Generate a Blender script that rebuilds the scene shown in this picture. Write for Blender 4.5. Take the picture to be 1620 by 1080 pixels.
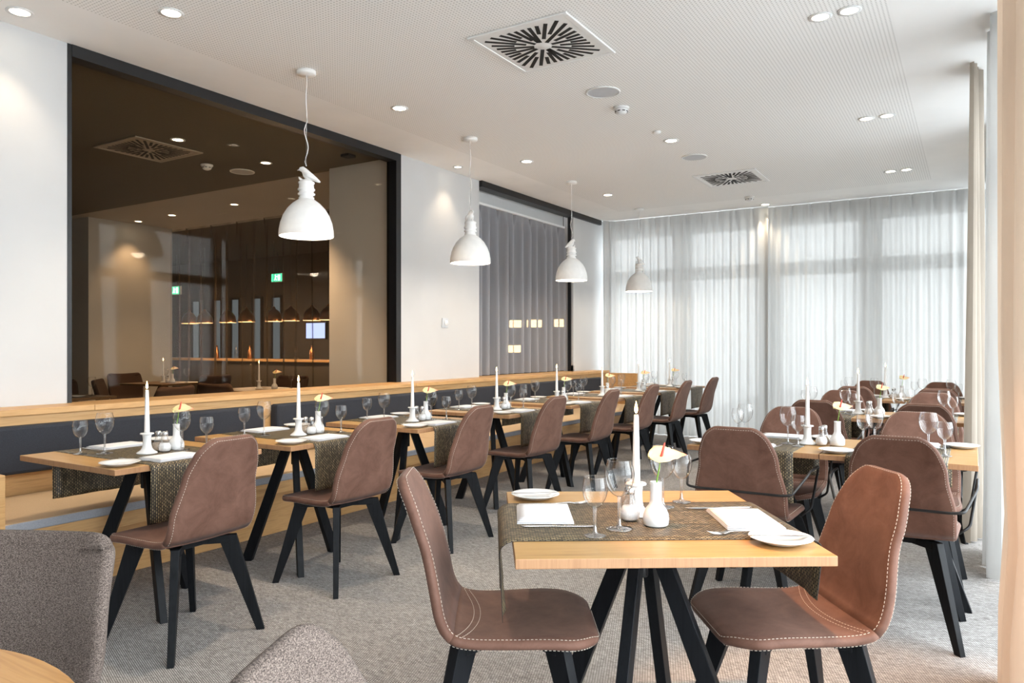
import bpy, math, random
from mathutils import Vector, Matrix
for o in list(bpy.data.objects): bpy.data.objects.remove(o)
SC = bpy.context.scene
COL = SC.collection
R = math.radians
random.seed(7)

# ------------------------------------------------------------------ camera, world, exposure
cam = bpy.data.objects.new('camera', bpy.data.cameras.new('camera'))
COL.objects.link(cam)
cam.location = (0, 0, 1.27)
HEAD = math.atan(730 / 1172)
cam.rotation_euler = (R(90), 0, HEAD)
cam.data.sensor_width = 36
cam.data.lens = 36 * 1172 / 1620
cam.data.shift_y = 7 / 1620
cam.data.clip_start = 0.05
SC.camera = cam
SC.view_settings.view_transform = 'Standard'
SC.view_settings.look = 'None'
SC.view_settings.exposure = 1.22
SC.view_settings.gamma = 1
SC.view_settings.use_curve_mapping = False

world = bpy.data.worlds.new('world'); SC.world = world
world.use_nodes = True
bg = world.node_tree.nodes['Background']
bg.inputs[0].default_value = (0.90, 0.955, 1.0, 1)
bg.inputs[1].default_value = 5.0

def light(name, kind, loc, energy, color=(1, .82, .6), **k):
    l = bpy.data.lights.new(name, kind); l.energy = energy; l.color = color
    o = bpy.data.objects.new(name, l); o.location = loc; COL.objects.link(o)
    rot = k.pop('rot', None)
    if rot: o.rotation_euler = rot
    for a, b in k.items(): setattr(l, a, b)
    return o
# sky portals in the window openings only guide the sampling of the daylight
def portal(loc, rot, sx, sy):
    o = light('daylight_portal', 'AREA', loc, 1, (1, 1, 1), shape='RECTANGLE', size=sx, size_y=sy, rot=rot)
    o.data.cycles.is_portal = True
portal((-2.3, 10.55, 1.5), (R(-90), 0, 0), 5.0, 2.9)
portal((0.55, 3.4, 1.5), (0, R(90), 0), 2.9, 13.0)

# ------------------------------------------------------------------ materials
def newmat(name):
    m = bpy.data.materials.new(name); m.use_nodes = True
    nt = m.node_tree; b = nt.nodes['Principled BSDF']
    return m, nt, b
def N(nt, t, **k):
    n = nt.nodes.new(t)
    for a, b in k.items():
        if a in n.inputs.keys() if isinstance(a, str) else False: n.inputs[a].default_value = b
        else: setattr(n, a, b)
    return n
def L(nt, a, b): nt.links.new(a, b)
def ramp(nt, fac, stops):
    r = nt.nodes.new('ShaderNodeValToRGB')
    el = r.color_ramp.elements
    while len(el) < len(stops): el.new(0.5)
    for e, (p, c) in zip(el, stops):
        e.position = p; e.color = (*c, 1)
    L(nt, fac, r.inputs[0]); return r.outputs[0]
def coords(nt, kind='Object', scale=(1, 1, 1), rot=(0, 0, 0)):
    t = nt.nodes.new('ShaderNodeTexCoord'); mp = nt.nodes.new('ShaderNodeMapping')
    mp.inputs['Scale'].default_value = scale; mp.inputs['Rotation'].default_value = rot
    L(nt, t.outputs[kind], mp.inputs[0]); return mp.outputs[0]
def noise(nt, vec, scale, detail=4, rough=.5, dist=0):
    n = nt.nodes.new('ShaderNodeTexNoise')
    n.inputs['Scale'].default_value = scale; n.inputs['Detail'].default_value = detail
    n.inputs['Roughness'].default_value = rough; n.inputs['Distortion'].default_value = dist
    L(nt, vec, n.inputs['Vector']); return n.outputs['Fac']
def bump(nt, b, h, strength, dist=.002):
    n = nt.nodes.new('ShaderNodeBump'); n.inputs['Strength'].default_value = strength
    n.inputs['Distance'].default_value = dist
    L(nt, h, n.inputs['Height']); L(nt, n.outputs[0], b.inputs['Normal'])
def plain(name, col, rough=.5, metal=0, spec=.5, noise_amt=0, nscale=20):
    m, nt, b = newmat(name)
    b.inputs['Base Color'].default_value = (*col, 1); b.inputs['Roughness'].default_value = rough
    b.inputs['Metallic'].default_value = metal; b.inputs['Specular IOR Level'].default_value = spec
    v = coords(nt); f = noise(nt, v, nscale, 3)
    a = noise_amt or .03
    c0 = tuple(x * (1 - a) for x in col); c1 = tuple(min(1, x * (1 + a)) for x in col)
    L(nt, ramp(nt, f, [(.3, c0), (.7, c1)]), b.inputs['Base Color'])
    return m
def emis(name, col, s):
    m = bpy.data.materials.new(name); m.use_nodes = True; nt = m.node_tree
    nt.nodes.clear(); e = nt.nodes.new('ShaderNodeEmission'); o = nt.nodes.new('ShaderNodeOutputMaterial')
    e.inputs[0].default_value = (*col, 1); e.inputs[1].default_value = s
    L(nt, e.outputs[0], o.inputs[0]); return m
def wood(name, c0, c1, axis=0, rough=.42, scale=1.0):
    m, nt, b = newmat(name)
    if max(c1) < .02: b.inputs['Specular IOR Level'].default_value = .16
    s = [14 * scale] * 3; s[axis] = 1.0 * scale
    v = coords(nt, scale=tuple(s))
    f = noise(nt, v, 2.2, 6, .6, .6)
    s2 = [120 * scale] * 3; s2[axis] = 4 * scale
    f2 = noise(nt, coords(nt, scale=tuple(s2)), 1.5, 3)
    mx = nt.nodes.new('ShaderNodeMath'); mx.operation = 'MULTIPLY_ADD'
    L(nt, f2, mx.inputs[0]); mx.inputs[1].default_value = .35; L(nt, f, mx.inputs[2])
    col = ramp(nt, mx.outputs[0], [(.45, c0), (.72, c1), (.95, tuple(x * .86 for x in c0))])
    L(nt, col, b.inputs['Base Color'])
    b.inputs['Roughness'].default_value = rough
    bump(nt, b, f2, .12, .001)
    return m
M = {}
M['oak_top'] = wood('oak_tabletop', (.385, .205, .062), (.48, .28, .10), 0, .36)
M['oak_edge'] = wood('oak_edge_grain', (.33, .165, .075), (.42, .225, .11), 2, .5)
M['oak_bench'] = wood('oak_bench', (.50, .27, .095), (.63, .37, .155), 1, .45)
M['oak_round'] = wood('oak_round', (.48, .215, .055), (.58, .30, .10), 0, .3)
M['black_wood'] = wood('black_stained_wood', (.0035, .004, .005), (.008, .009, .011), 2, .45)
M['white_paint'] = plain('white_wall_paint', (.575, .572, .568), .8, nscale=2)
M['ceiling_paint'] = plain('white_ceiling_paint', (.91, .90, .88), .85, nscale=2)
M['adj_paint'] = plain('greige_wall_paint', (.50, .485, .46), .8, nscale=2)
M['taupe_ceiling'] = plain('taupe_ceiling_tone', (.115, .098, .07), .8)  # even dark taupe over the ceiling zone nearest the glass
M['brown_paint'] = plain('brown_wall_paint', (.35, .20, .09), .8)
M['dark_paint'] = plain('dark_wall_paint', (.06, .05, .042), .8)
M['black_metal'] = plain('black_metal_frame', (.007, .007, .008), .45, 0)
M['porcelain'] = plain('white_porcelain', (.76, .76, .755), .18)
M['lamp_white'] = plain('matte_white_lamp', (.90, .89, .87), .5)
M['napkin'] = plain('white_napkin_linen', (.72, .72, .74), .85, nscale=200)
M['steel'] = plain('cutlery_steel', (.72, .71, .69), .18, 1)
M['chrome'] = plain('shaker_cap_steel', (.6, .6, .6), .2, 1)
M['wax'] = plain('white_candle_wax', (.88, .87, .84), .45)
M['wick'] = plain('wick', (.02, .02, .02), .9)
M['flame'] = emis('candle_flame', (1, .62, .22), 14)
M['salt'] = plain('white_salt', (.9, .9, .9), .9, nscale=500, noise_amt=.1)
M['pepper'] = plain('ground_pepper', (.42, .33, .25), .9, nscale=500, noise_amt=.4)
M['stitch'] = plain('cream_thread', (.66, .58, .49), .8)
M['plastic'] = plain('white_plastic', (.8, .8, .79), .4)
M['grille'] = plain('speaker_grille', (.55, .57, .60), .7)
M['slot'] = plain('dark_slot', (.012, .011, .010), .8)
M['downlight'] = emis('downlight_lens', (1, .88, .68), 9)
M['bulb'] = emis('pendant_bulb', (1, .9, .74), 7)
M['green_stem'] = plain('green_stem', (.22, .42, .05), .5)
M['spadix'] = plain('red_spadix', (.62, .07, .05), .5)
M['pad'] = plain('grey_felt_edge', (.34, .35, .38), .95, nscale=300, noise_amt=.12)
M['pad_top'] = plain('tan_pad_top', (.60, .43, .26), .9, nscale=300, noise_amt=.08)  # tan on the upper face of the pad only
M['navy'] = plain('charcoal_upholstery', (.024, .027, .036), .9, nscale=250, noise_amt=.25)

# spathe: cream leaf with pink tip, along object x
m, nt, b = newmat('anthurium_spathe'); M['spathe'] = m
sx = nt.nodes.new('ShaderNodeSeparateXYZ'); t = nt.nodes.new('ShaderNodeTexCoord')
L(nt, t.outputs['UV'], sx.inputs[0])
L(nt, ramp(nt, sx.outputs[0], [(0, (.68, .58, .28)), (.45, (.76, .66, .38)), (.8, (.78, .55, .32)), (.97, (.72, .22, .14))]), b.inputs['Base Color'])
b.inputs['Roughness'].default_value = .35

# leather
def leather(name, c0, c1):
    m, nt, b = newmat(name)
    v = coords(nt)
    f = noise(nt, v, 9, 7, .7, .5); f2 = noise(nt, v, 260, 2)
    L(nt, ramp(nt, f, [(.3, c0), (.72, c1)]), b.inputs['Base Color'])
    b.inputs['Roughness'].default_value = .55
    b.inputs['Sheen Weight'].default_value = .05; b.inputs['Sheen Roughness'].default_value = .4
    b.inputs['Specular IOR Level'].default_value = .16
    bump(nt, b, f2, .25, .0006)
    return m
M['leather'] = leather('brown_nubuck_leather', (.110, .054, .038), (.195, .104, .076))

# tweed
m, nt, b = newmat('grey_brown_tweed'); M['tweed'] = m
v = coords(nt, scale=(1, 1, 1), rot=(.3, .2, .5))
f0_ = noise(nt, coords(nt, scale=(1, 1, 3.2), rot=(.2, .35, .3)), 230, 3, .6); f = noise(nt, v, 700, 2); mm = nt.nodes.new('ShaderNodeMath'); mm.operation = 'MULTIPLY_ADD'
L(nt, f0_, mm.inputs[0]); mm.inputs[1].default_value = .8; L(nt, f, mm.inputs[2])
L(nt, ramp(nt, mm.outputs[0], [(.66, (.025, .018, .015)), (.88, (.085, .062, .052)), (1.0, (.22, .175, .15))]), b.inputs['Base Color'])
b.inputs['Roughness'].default_value = .95; bump(nt, b, mm.outputs[0], .5, .001)

# carpet
m, nt, b = newmat('woven_carpet'); M['carpet'] = m
v = coords(nt, rot=(0, 0, R(20)))
br = nt.nodes.new('ShaderNodeTexBrick'); L(nt, v, br.inputs['Vector'])
br.inputs['Scale'].default_value = 1; br.inputs['Brick Width'].default_value = .013; br.inputs['Row Height'].default_value = .0075
br.inputs['Mortar Size'].default_value = .0017; br.inputs['Mortar Smooth'].default_value = .4; br.inputs['Bias'].default_value = -.2
br.inputs['Color1'].default_value = (.68, .665, .65, 1); br.inputs['Color2'].default_value = (.45, .435, .42, 1)
br.inputs['Mortar'].default_value = (.17, .155, .148, 1)
n1 = noise(nt, coords(nt, scale=(1, 3, 1), rot=(0, 0, R(20))), 24, 5, .7, 1.2)
rm = ramp(nt, n1, [(.36, (.50, .49, .48)), (.62, (1, 1, 1))])
mixc = nt.nodes.new('ShaderNodeMix'); mixc.data_type = 'RGBA'; mixc.blend_type = 'MULTIPLY'; mixc.inputs['Factor'].default_value = .9
L(nt, br.outputs['Color'], mixc.inputs['A']); L(nt, rm, mixc.inputs['B']); L(nt, mixc.outputs['Result'], b.inputs['Base Color'])
b.inputs['Roughness'].default_value = .95; b.inputs['Specular IOR Level'].default_value = .15
bump(nt, b, br.outputs['Fac'], -.5, .002)

# table runner weave (UV in metres)
m, nt, b = newmat('runner_weave'); M['runner'] = m
v = coords(nt, 'UV')
br = nt.nodes.new('ShaderNodeTexBrick'); L(nt, v, br.inputs['Vector'])
br.inputs['Scale'].default_value = 1; br.inputs['Brick Width'].default_value = .015; br.inputs['Row Height'].default_value = .0085
br.inputs['Mortar Size'].default_value = .0026; br.inputs['Mortar Smooth'].default_value = .5
br.inputs['Color1'].default_value = (.56, .43, .24, 1); br.inputs['Color2'].default_value = (.16, .115, .058, 1)
br.inputs['Mortar'].default_value = (.012, .010, .008, 1)
n1 = noise(nt, coords(nt, 'UV', scale=(1.5, 45, 1)), 3, 3)
rm = ramp(nt, n1, [(.38, (.28, .28, .28)), (.65, (1, 1, 1))])
mixc = nt.nodes.new('ShaderNodeMix'); mixc.data_type = 'RGBA'; mixc.blend_type = 'MULTIPLY'; mixc.inputs['Factor'].default_value = .85
L(nt, br.outputs['Color'], mixc.inputs['A']); L(nt, rm, mixc.inputs['B']); L(nt, mixc.outputs['Result'], b.inputs['Base Color'])
b.inputs['Roughness'].default_value = .5; bump(nt, b, br.outputs['Fac'], -.6, .001)

# perforated ceiling: real round holes drawn as a procedural pattern inside the panel area
m, nt, b = newmat('perforated_ceiling'); M['perf'] = m
v = coords(nt, scale=(46, 46, 46))
fr = nt.nodes.new('ShaderNodeVectorMath'); fr.operation = 'FRACTION'; L(nt, v, fr.inputs[0])
sb = nt.nodes.new('ShaderNodeVectorMath'); sb.operation = 'SUBTRACT'; L(nt, fr.outputs[0], sb.inputs[0]); sb.inputs[1].default_value = (.5, .5, 0)
ml = nt.nodes.new('ShaderNodeVectorMath'); ml.operation = 'MULTIPLY'; L(nt, sb.outputs[0], ml.inputs[0]); ml.inputs[1].default_value = (1, 1, 0)
ln = nt.nodes.new('ShaderNodeVectorMath'); ln.operation = 'LENGTH'; L(nt, ml.outputs[0], ln.inputs[0])
L(nt, ramp(nt, ln.outputs['Value'], [(.20, (.58, .57, .55)), (.27, (.92, .91, .89))]), b.inputs['Base Color'])
b.inputs['Roughness'].default_value = .85

def glassy(name, tint, f0, f1, rough=0.0, blend=.35, edge=1.0):
    m = bpy.data.materials.new(name); m.use_nodes = True; nt = m.node_tree; nt.nodes.clear()
    o = nt.nodes.new('ShaderNodeOutputMaterial'); mx = nt.nodes.new('ShaderNodeMixShader')
    tr = nt.nodes.new('ShaderNodeBsdfTransparent'); gl = nt.nodes.new('ShaderNodeBsdfGlossy')
    tr.inputs[0].default_value = (*tint, 1); gl.inputs['Roughness'].default_value = rough
    lw = nt.nodes.new('ShaderNodeLayerWeight'); lw.inputs[0].default_value = blend
    mr = nt.nodes.new('ShaderNodeMapRange'); mr.inputs['To Min'].default_value = f0; mr.inputs['To Max'].default_value = f1
    L(nt, lw.outputs['Facing'], mr.inputs[0]); L(nt, mr.outputs[0], mx.inputs[0])
    L(nt, ramp(nt, lw.outputs['Facing'], [(.3, tint), (.85, tuple(x * edge for x in tint))]), tr.inputs[0])
    L(nt, tr.outputs[0], mx.inputs[1]); L(nt, gl.outputs[0], mx.inputs[2]); L(nt, mx.outputs[0], o.inputs[0])
    return m
M['wine_glass'] = glassy('clear_wine_glass', (.985, .985, .985), .026, .62, .0, .22, .30)
M['stem_glass'] = glassy('clear_stem_glass', (.90, .905, .91), .20, .85, .02, .35, .6)
M['shaker_glass'] = glassy('shaker_glass', (.93, .93, .93), .08, .6, .02, .4)
M['window_glass'] = glassy('window_glass', (.96, .97, .97), .04, .5)
M['tinted_glass'] = glassy('brown_tinted_glass', (.93, .89, .83), .003, .02, .0, .3)

def sheer(name, col, t0, t1, trl=.6):
    m = bpy.data.materials.new(name); m.use_nodes = True; nt = m.node_tree; nt.nodes.clear()
    o = nt.nodes.new('ShaderNodeOutputMaterial'); mx = nt.nodes.new('ShaderNodeMixShader'); m2 = nt.nodes.new('ShaderNodeMixShader')
    tr = nt.nodes.new('ShaderNodeBsdfTransparent'); df = nt.nodes.new('ShaderNodeBsdfDiffuse'); tl = nt.nodes.new('ShaderNodeBsdfTranslucent')
    f = noise(nt, coords(nt, scale=(1, 1, .05)), 30, 2)
    c = ramp(nt, f, [(.3, tuple(x * .93 for x in col)), (.7, col)])
    L(nt, c, df.inputs[0]); L(nt, c, tl.inputs[0]); m2.inputs[0].default_value = trl
    L(nt, df.outputs[0], m2.inputs[1]); L(nt, tl.outputs[0], m2.inputs[2])
    lw = nt.nodes.new('ShaderNodeLayerWeight'); lw.inputs[0].default_value = .5
    mr = nt.nodes.new('ShaderNodeMapRange'); mr.inputs['To Min'].default_value = 1 - t0; mr.inputs['To Max'].default_value = 1 - t1
    L(nt, lw.outputs['Facing'], mr.inputs[0]); L(nt, mr.outputs[0], mx.inputs[0])
    L(nt, tr.outputs[0], mx.inputs[1]); L(nt, m2.outputs[0], mx.inputs[2]); L(nt, mx.outputs[0], o.inputs[0])
    return m
M['sheer_white'] = sheer('white_sheer_fabric', (.55, .545, .53), .021, .004, .24)
M['sheer_grey'] = sheer('grey_sheer_fabric', (.44, .45, .49), .34, .04, .3)
M['sheer_brown'] = sheer('brown_sheer_fabric', (.20, .155, .11), .80, .45, .4)
M['beige_fabric'] = sheer('beige_curtain_fabric', (.56, .43, .325), .0, .0, .25)
M['sand_fabric'] = sheer('sand_curtain_fabric', (.40, .35, .295), .0, .0, .25)
M['tv'] = emis('screen_glow', (.35, .45, .9), 1.2)
M['exit_green'] = emis('exit_sign_green', (.05, .6, .3), 1.5)
M['exit_white'] = emis('exit_sign_white', (.8, 1, .9), 2.0)
M['copper_glow'] = emis('lit_copper_shade', (1, .62, .26), 3.0)
M['copper'] = plain('copper_shade', (.45, .2, .09), .3, 1)
M['pale_pane'] = emis('dusk_window_pane', (.30, .38, .45), .2)
M['ground'] = plain('outdoor_paving', (.42, .43, .44), .9)

# ------------------------------------------------------------------ mesh builder
class MB:
    def __init__(s): s.v = []; s.f = []; s.mi = []; s.sm = []; s.uv = {}
    def face(s, idx, mi=0, sm=False): s.f.append(tuple(idx)); s.mi.append(mi); s.sm.append(sm)
    def box(s, x0, x1, y0, y1, z0, z1, mi=0, top=None):
        b = len(s.v)
        s.v += [(x0, y0, z0), (x1, y0, z0), (x1, y1, z0), (x0, y1, z0), (x0, y0, z1), (x1, y0, z1), (x1, y1, z1), (x0, y1, z1)]
        for q, m_ in (((0, 3, 2, 1), mi), ((4, 5, 6, 7), mi if top is None else top), ((0, 1, 5, 4), mi), ((1, 2, 6, 5), mi), ((2, 3, 7, 6), mi), ((3, 0, 4, 7), mi)):
            s.face([b + i for i in q], m_)
        return s
    def cbox(s, c, size, mi=0, rot=None):
        b = len(s.v); hx, hy, hz = size[0] / 2, size[1] / 2, size[2] / 2
        for (x, y, z) in [(-hx, -hy, -hz), (hx, -hy, -hz), (hx, hy, -hz), (-hx, hy, -hz), (-hx, -hy, hz), (hx, -hy, hz), (hx, hy, hz), (-hx, hy, hz)]:
            p = Vector((x, y, z))
            if rot is not None: p = rot @ p
            s.v.append((p.x + c[0], p.y + c[1], p.z + c[2]))
        for q in ((0, 3, 2, 1), (4, 5, 6, 7), (0, 1, 5, 4), (1, 2, 6, 5), (2, 3, 7, 6), (3, 0, 4, 7)): s.face([b + i for i in q], mi)
        return s
    def rings(s, rs, mi=0, sm=True, cap=True):
        b = len(s.v); n = len(rs[0])
        for r in rs: s.v += [tuple(p) for p in r]
        for i in range(len(rs) - 1):
            for j in range(n):
                k = (j + 1) % n
                s.face((b + i * n + j, b + i * n + k, b + (i + 1) * n + k, b + (i + 1) * n + j), mi, sm)
        if cap:
            s.face([b + j for j in reversed(range(n))], mi, sm); e = b + (len(rs) - 1) * n
            s.face([e + j for j in range(n)], mi, sm)
        return s
    def lathe(s, prof, seg=24, mi=0, c=(0, 0, 0), cap=False, sm=True):
        rs = [[(c[0] + r * math.cos(2 * math.pi * j / seg), c[1] + r * math.sin(2 * math.pi * j / seg), c[2] + z) for j in range(seg)] for r, z in prof]
        return s.rings(rs, mi, sm, cap)
    def tube(s, pts, rad, seg=8, mi=0, sm=True, flat=1.0):
        pts = [Vector(p) for p in pts]; rs = []
        if not hasattr(rad, '__len__'): rad = [rad] * len(pts)
        ref = Vector((0, 0, 1))
        for i, p in enumerate(pts):
            t = (pts[min(i + 1, len(pts) - 1)] - pts[max(i - 1, 0)]).normalized()
            u = ref.cross(t)
            if u.length < .1: u = Vector((0, 1, 0)).cross(t)
            u.normalize(); w = t.cross(u)
            rs.append([p + rad[i] * (math.cos(a) * u + flat * math.sin(a) * w) for a in [2 * math.pi * j / seg for j in range(seg)]])
        return s.rings(rs, mi, sm)
    def leg(s, p0, p1, w0, t0, w1, t1, mi=0, ang=None):
        d = Vector((p1[0] - p0[0], p1[1] - p0[1], 0))
        d = d.normalized() if ang is None else Vector((math.cos(ang), math.sin(ang), 0))
        q = Vector((-d.y, d.x, 0)); rs = []
        for p, w, t in ((p0, w0, t0), (p1, w1, t1)):
            p = Vector(p); rs.append([p - d * w / 2 - q * t / 2, p + d * w / 2 - q * t / 2, p + d * w / 2 + q * t / 2, p - d * w / 2 + q * t / 2])
        return s.rings(rs, mi, False)
    def build(s, name, mats, parent=None, bevel=0, uv=None, loc=None, seg=2):
        me = bpy.data.meshes.new(name); me.from_pydata(s.v, [], s.f)
        if not isinstance(mats, (list, tuple)): mats = [mats]
        for m_ in mats: me.materials.append(m_)
        for p, a, b_ in zip(me.polygons, s.mi, s.sm): p.material_index = a; p.use_smooth = b_
        if uv:
            l = me.uv_layers.new(name='UVMap')
            for lp in me.loops: l.data[lp.index].uv = uv[lp.vertex_index]
        me.validate(); me.update()
        o = bpy.data.objects.new(name, me); COL.objects.link(o)
        if parent: o.parent = parent
        if loc: o.location = loc
        if bevel:
            bv = o.modifiers.new('bevel', 'BEVEL'); bv.width = bevel; bv.segments = seg; bv.limit_method = 'ANGLE'
        return o

def tag(o, label, cat, group=None, kind=None):
    o['label'] = label; o['category'] = cat
    if group: o['group'] = group
    if kind: o['kind'] = kind
    return o
def thing(name): 
    o = bpy.data.objects.new(name, None); o.empty_display_size = .05; COL.objects.link(o); return o
def struct(o): o['kind'] = 'structure'; return o
def copy_tree(o, parent=None):
    c = o.copy(); COL.objects.link(c)
    if parent: c.parent = parent; c.matrix_parent_inverse = o.matrix_parent_inverse
    for ch in o.children: copy_tree(ch, c)
    return c
used = set()
def put(proto, x, y, z, rz, label, cat, group):
    if proto.name in used: o = copy_tree(proto)
    else: o = proto; used.add(proto.name)
    o.location = (x, y, z); o.rotation_euler = (0, 0, rz)
    return tag(o, label, cat, group)

def BX(name, mat, *a, bevel=0, parent=None, **k):
    return MB().box(*a, **k).build(name, mat, parent, bevel)

# ------------------------------------------------------------------ room shell
H = 3.12
struct(BX('floor', M['carpet'], -16.1, .62, -3.2, 10.62, -.08, 0))
# ceiling: plain margins and the perforated field
c = MB()
c.box(-4.85, -4.15, -3.2, 10.6, H, H + .12); c.box(-.385, .62, -3.2, 10.6, H, H + .12)
c.box(-4.15, -.385, 9.45, 10.6, H, H + .12); c.box(-4.15, -.385, -3.2, 9.45, H, H + .12, mi=1)
struct(c.build('ceiling', [M['ceiling_paint'], M['perf']]))
# left wall pieces: pier, low wall under the openings, short end wall
w = MB()
w.box(-4.85, -4.7, -3.2, 2.41, 0, H); w.box(-5.65, -4.7, 5.50, 6.85, 0, H)
w.box(-4.85, -4.7, 2.41, 5.50, 0, .90); w.box(-4.85, -4.7, 6.85, 9.13, 0, .90)
w.box(-4.85, -4.7, 9.15, 10.6, 0, H); w.box(-4.95, -4.86, 6.85, 9.15, 2.93, H)
w.box(-4.78, -4.68, 9.15, 9.16, 0, 1)
struct(w.build('wall_left', M['white_paint']))
# black frame of the glazed opening
f = MB()
f.box(-4.80, -4.695, 2.405, 2.43, .90, H - .001); f.box(-4.81, -4.69, 5.435, 5.505, .90, H - .001); f.box(-4.81, -4.69, 2.43, 5.435, 3.045, H - .001)
fr = f.build('window_1', M['black_metal']); struct(fr)
BX('window_pane', M['tinted_glass'], -4.786, -4.780, 2.43, 5.435, .92, 3.045, parent=fr)
f = MB(); f.box(-4.80, -4.66, 6.85, 9.98, 3.05, H - .001); f.box(-4.775, -4.73, 9.125, 9.149, .922, 3.05)
struct(f.build('trim_1', M['black_metal']))

# back wall behind the camera
struct(BX('wall_back', M['white_paint'], -4.85, .62, -3.32, -3.2, 0, H))

# far glazed wall: frames, lintel, panes
def uprights(xs, w0, z0, z1, y0, y1, axis):
    m_ = MB()
    for x in xs:
        if axis == 'x': m_.box(x - w0 / 2, x + w0 / 2, y0, y1, z0, z1)
        else: m_.box(y0, y1, x - w0 / 2, x + w0 / 2, z0, z1)
    return m_
M['frame_grey'] = plain('window_frame_grey', (.62, .63, .64), .5)
m_ = uprights([-4.85, -3.61, -2.375, -1.12, .13], .27, 0, 2.90, 10.46, 10.56, 'x')
m_.box(-4.85, .62, 10.46, 10.56, 2.22, 2.40); m_.box(-4.85, .62, 10.46, 10.56, 0, .12)
wf = struct(m_.build('window_2', M['frame_grey']))
BX('window_pane', M['window_glass'], -4.80, .55, 10.505, 10.511, .12, 2.9, parent=wf)
struct(BX('wall_far', M['white_paint'], -4.95, .62, 10.42, 10.60, 2.90, H + .1))
# right glazed wall
m_ = uprights([-3.1, -1.6, -.1, 1.4, 2.9, 4.4, 5.9, 7.4, 8.9, 10.4], .14, 0, 2.95, .46, .56, 'y')
m_.box(.46, .56, -3.2, 10.5, 2.22, 2.34); m_.box(.46, .56, -3.2, 10.5, 0, .10)
wf = struct(m_.build('window_3', M['frame_grey']))
BX('window_pane', M['window_glass'], .505, .511, -3.1, 10.4, .10, 2.95, parent=wf)
w = MB(); w.box(.42, .62, -3.2, 10.6, 2.95, H + .1); w.box(.42, .455, -3.2, -1.2, 0, 2.95)  # unseen solid stretch behind the camera, added to hold back daylight
struct(w.build('wall_right_with_light_block', M['white_paint']))
# outside ground
g = BX('terrace', M['ground'], -4.9, 14, 10.62, 24, -.12, -.06); struct(g)
g = BX('terrace', M['ground'], .64, 14, -8, 10.62, -.12, -.06); struct(g)

# ------------------------------------------------------------------ curtains
def curtain(name, pts, z0, z1, mat, pitch, amp, label, cat='curtain', seed=1, header=False, gather=0.0, group=None, bulge=None):
    rnd = random.Random(seed)
    # resample the path
    P = [Vector((*p, 0)) for p in pts]; segs = [(P[i + 1] - P[i]).length for i in range(len(P) - 1)]; tot = sum(segs)
    step = pitch / 12; n = max(8, int(tot / step)); zs = [0, .03, .10, .2, .35, .5, .65, .8, .90, .95, .975, 1.0]
    if not header: zs = [0, .1, .2, .3, .4, .5, .6, .7, .8, .9, 1]
    m_ = MB(); ph = [rnd.uniform(-.9, .9) for _ in range(200)]; am = [rnd.uniform(.55, 1.25) for _ in range(200)]
    for zi, zf in enumerate(zs):
        for i in range(n + 1):
            s_ = tot * i / n; d = s_; k = 0
            while k < len(segs) - 1 and d > segs[k]: d -= segs[k]; k += 1
            t = (P[k + 1] - P[k]).normalized(); q = P[k] + t * d; nn = Vector((-t.y, t.x, 0))
            fi = s_ / pitch; j = int(fi); fr_ = fi - j
            a = am[j % 200] * (1 - fr_) + am[(j + 1) % 200] * fr_
            p_ = (ph[j % 200] * (1 - fr_) + ph[(j + 1) % 200] * fr_) * (1 - .75 * zf if header else 1)
            off = amp * a * math.sin(2 * math.pi * fi + p_) * (1 + .25 * (1 - zf))
            off += amp * .35 * math.sin(2 * math.pi * fi * .37 + seed + 1.5 * (1 - zf))
            if header and zf > .94:   # pinch pleats: flat cloth with sharp little ridges
                u = abs(((fi * .5) % 1) - .5) * 2
                off = off * (1 - (zf - .94) / .06) * .6 + amp * 1.3 * max(0, 1 - u * 6)
            q = q + nn * off
            if gather:
                cx = P[0] + (P[-1] - P[0]) * .5
                gfac = 1 - gather * zf
                q = cx + (q - cx) * gfac
            if bulge: q = q + nn * bulge(zf)
            m_.v.append((q.x, q.y, z0 + (z1 - z0) * zf))
    for zi in range(len(zs) - 1):
        for i in range(n):
            a = zi * (n + 1) + i; m_.face((a, a + 1, a + n + 2, a + n + 1), 0, True)
    o = m_.build(name, mat)
    return tag(o, label, cat, group)
curtain('sheer_curtain', [(-4.62, 9.95), (-4.50, 10.1), (-2.30, 10.1)], .015, 3.11, M['sheer_white'], .115, .026,
        'white sheer pleated curtain on the far wall, left panel beside the bench end', seed=3, header=True, group='sheer curtains on the far window')
curtain('sheer_curtain', [(-2.36, 10.17), (.02, 10.17)], .015, 3.11, M['sheer_white'], .115, .026,
        'white sheer pleated curtain on the far wall, right panel behind the right-hand tables', seed=5, header=True, group='sheer curtains on the far window')
curtain('sheer_curtain', [(.14, 7.3), (.17, 10.0)], .015, 3.11, M['sheer_white'], .13, .03,
        'white sheer curtain on the right window wall near the far corner', seed=8)
curtain('sand_curtain', [(-.02, 5.55), (.06, 6.1)], .012, 3.11, M['sand_fabric'], .12, .035,
        'sand coloured floor-length curtain bunch beyond the white sheer, right side', seed=11, gather=.35)
curtain('sheer_curtain', [(.12, 4.75), (.10, 5.45)], .012, 3.11, M['sheer_white'], .14, .04,
        'bunched white sheer curtain between the sand and the beige curtain', seed=13, gather=.3)
curtain('beige_curtain', [(.13, 2.75), (.12, 3.40)], .012, 3.11, M['beige_fabric'], .15, .04,
        'warm beige heavy curtain at the right edge, nearest of all curtains', seed=17, bulge=lambda z: -.035 * math.exp(-((z - .24) / .05) ** 2))
curtain('grey_curtain', [(-4.835, 6.87), (-4.835, 9.14)], .93, 2.90, M['sheer_grey'], .19, .042,
        'dark grey sheer curtain hanging in the second opening of the left wall', seed=21, header=True)
t_ = BX('curtain_track', M['plastic'], -4.855, -4.815, 6.87, 9.12, 2.90, 2.925)
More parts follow.
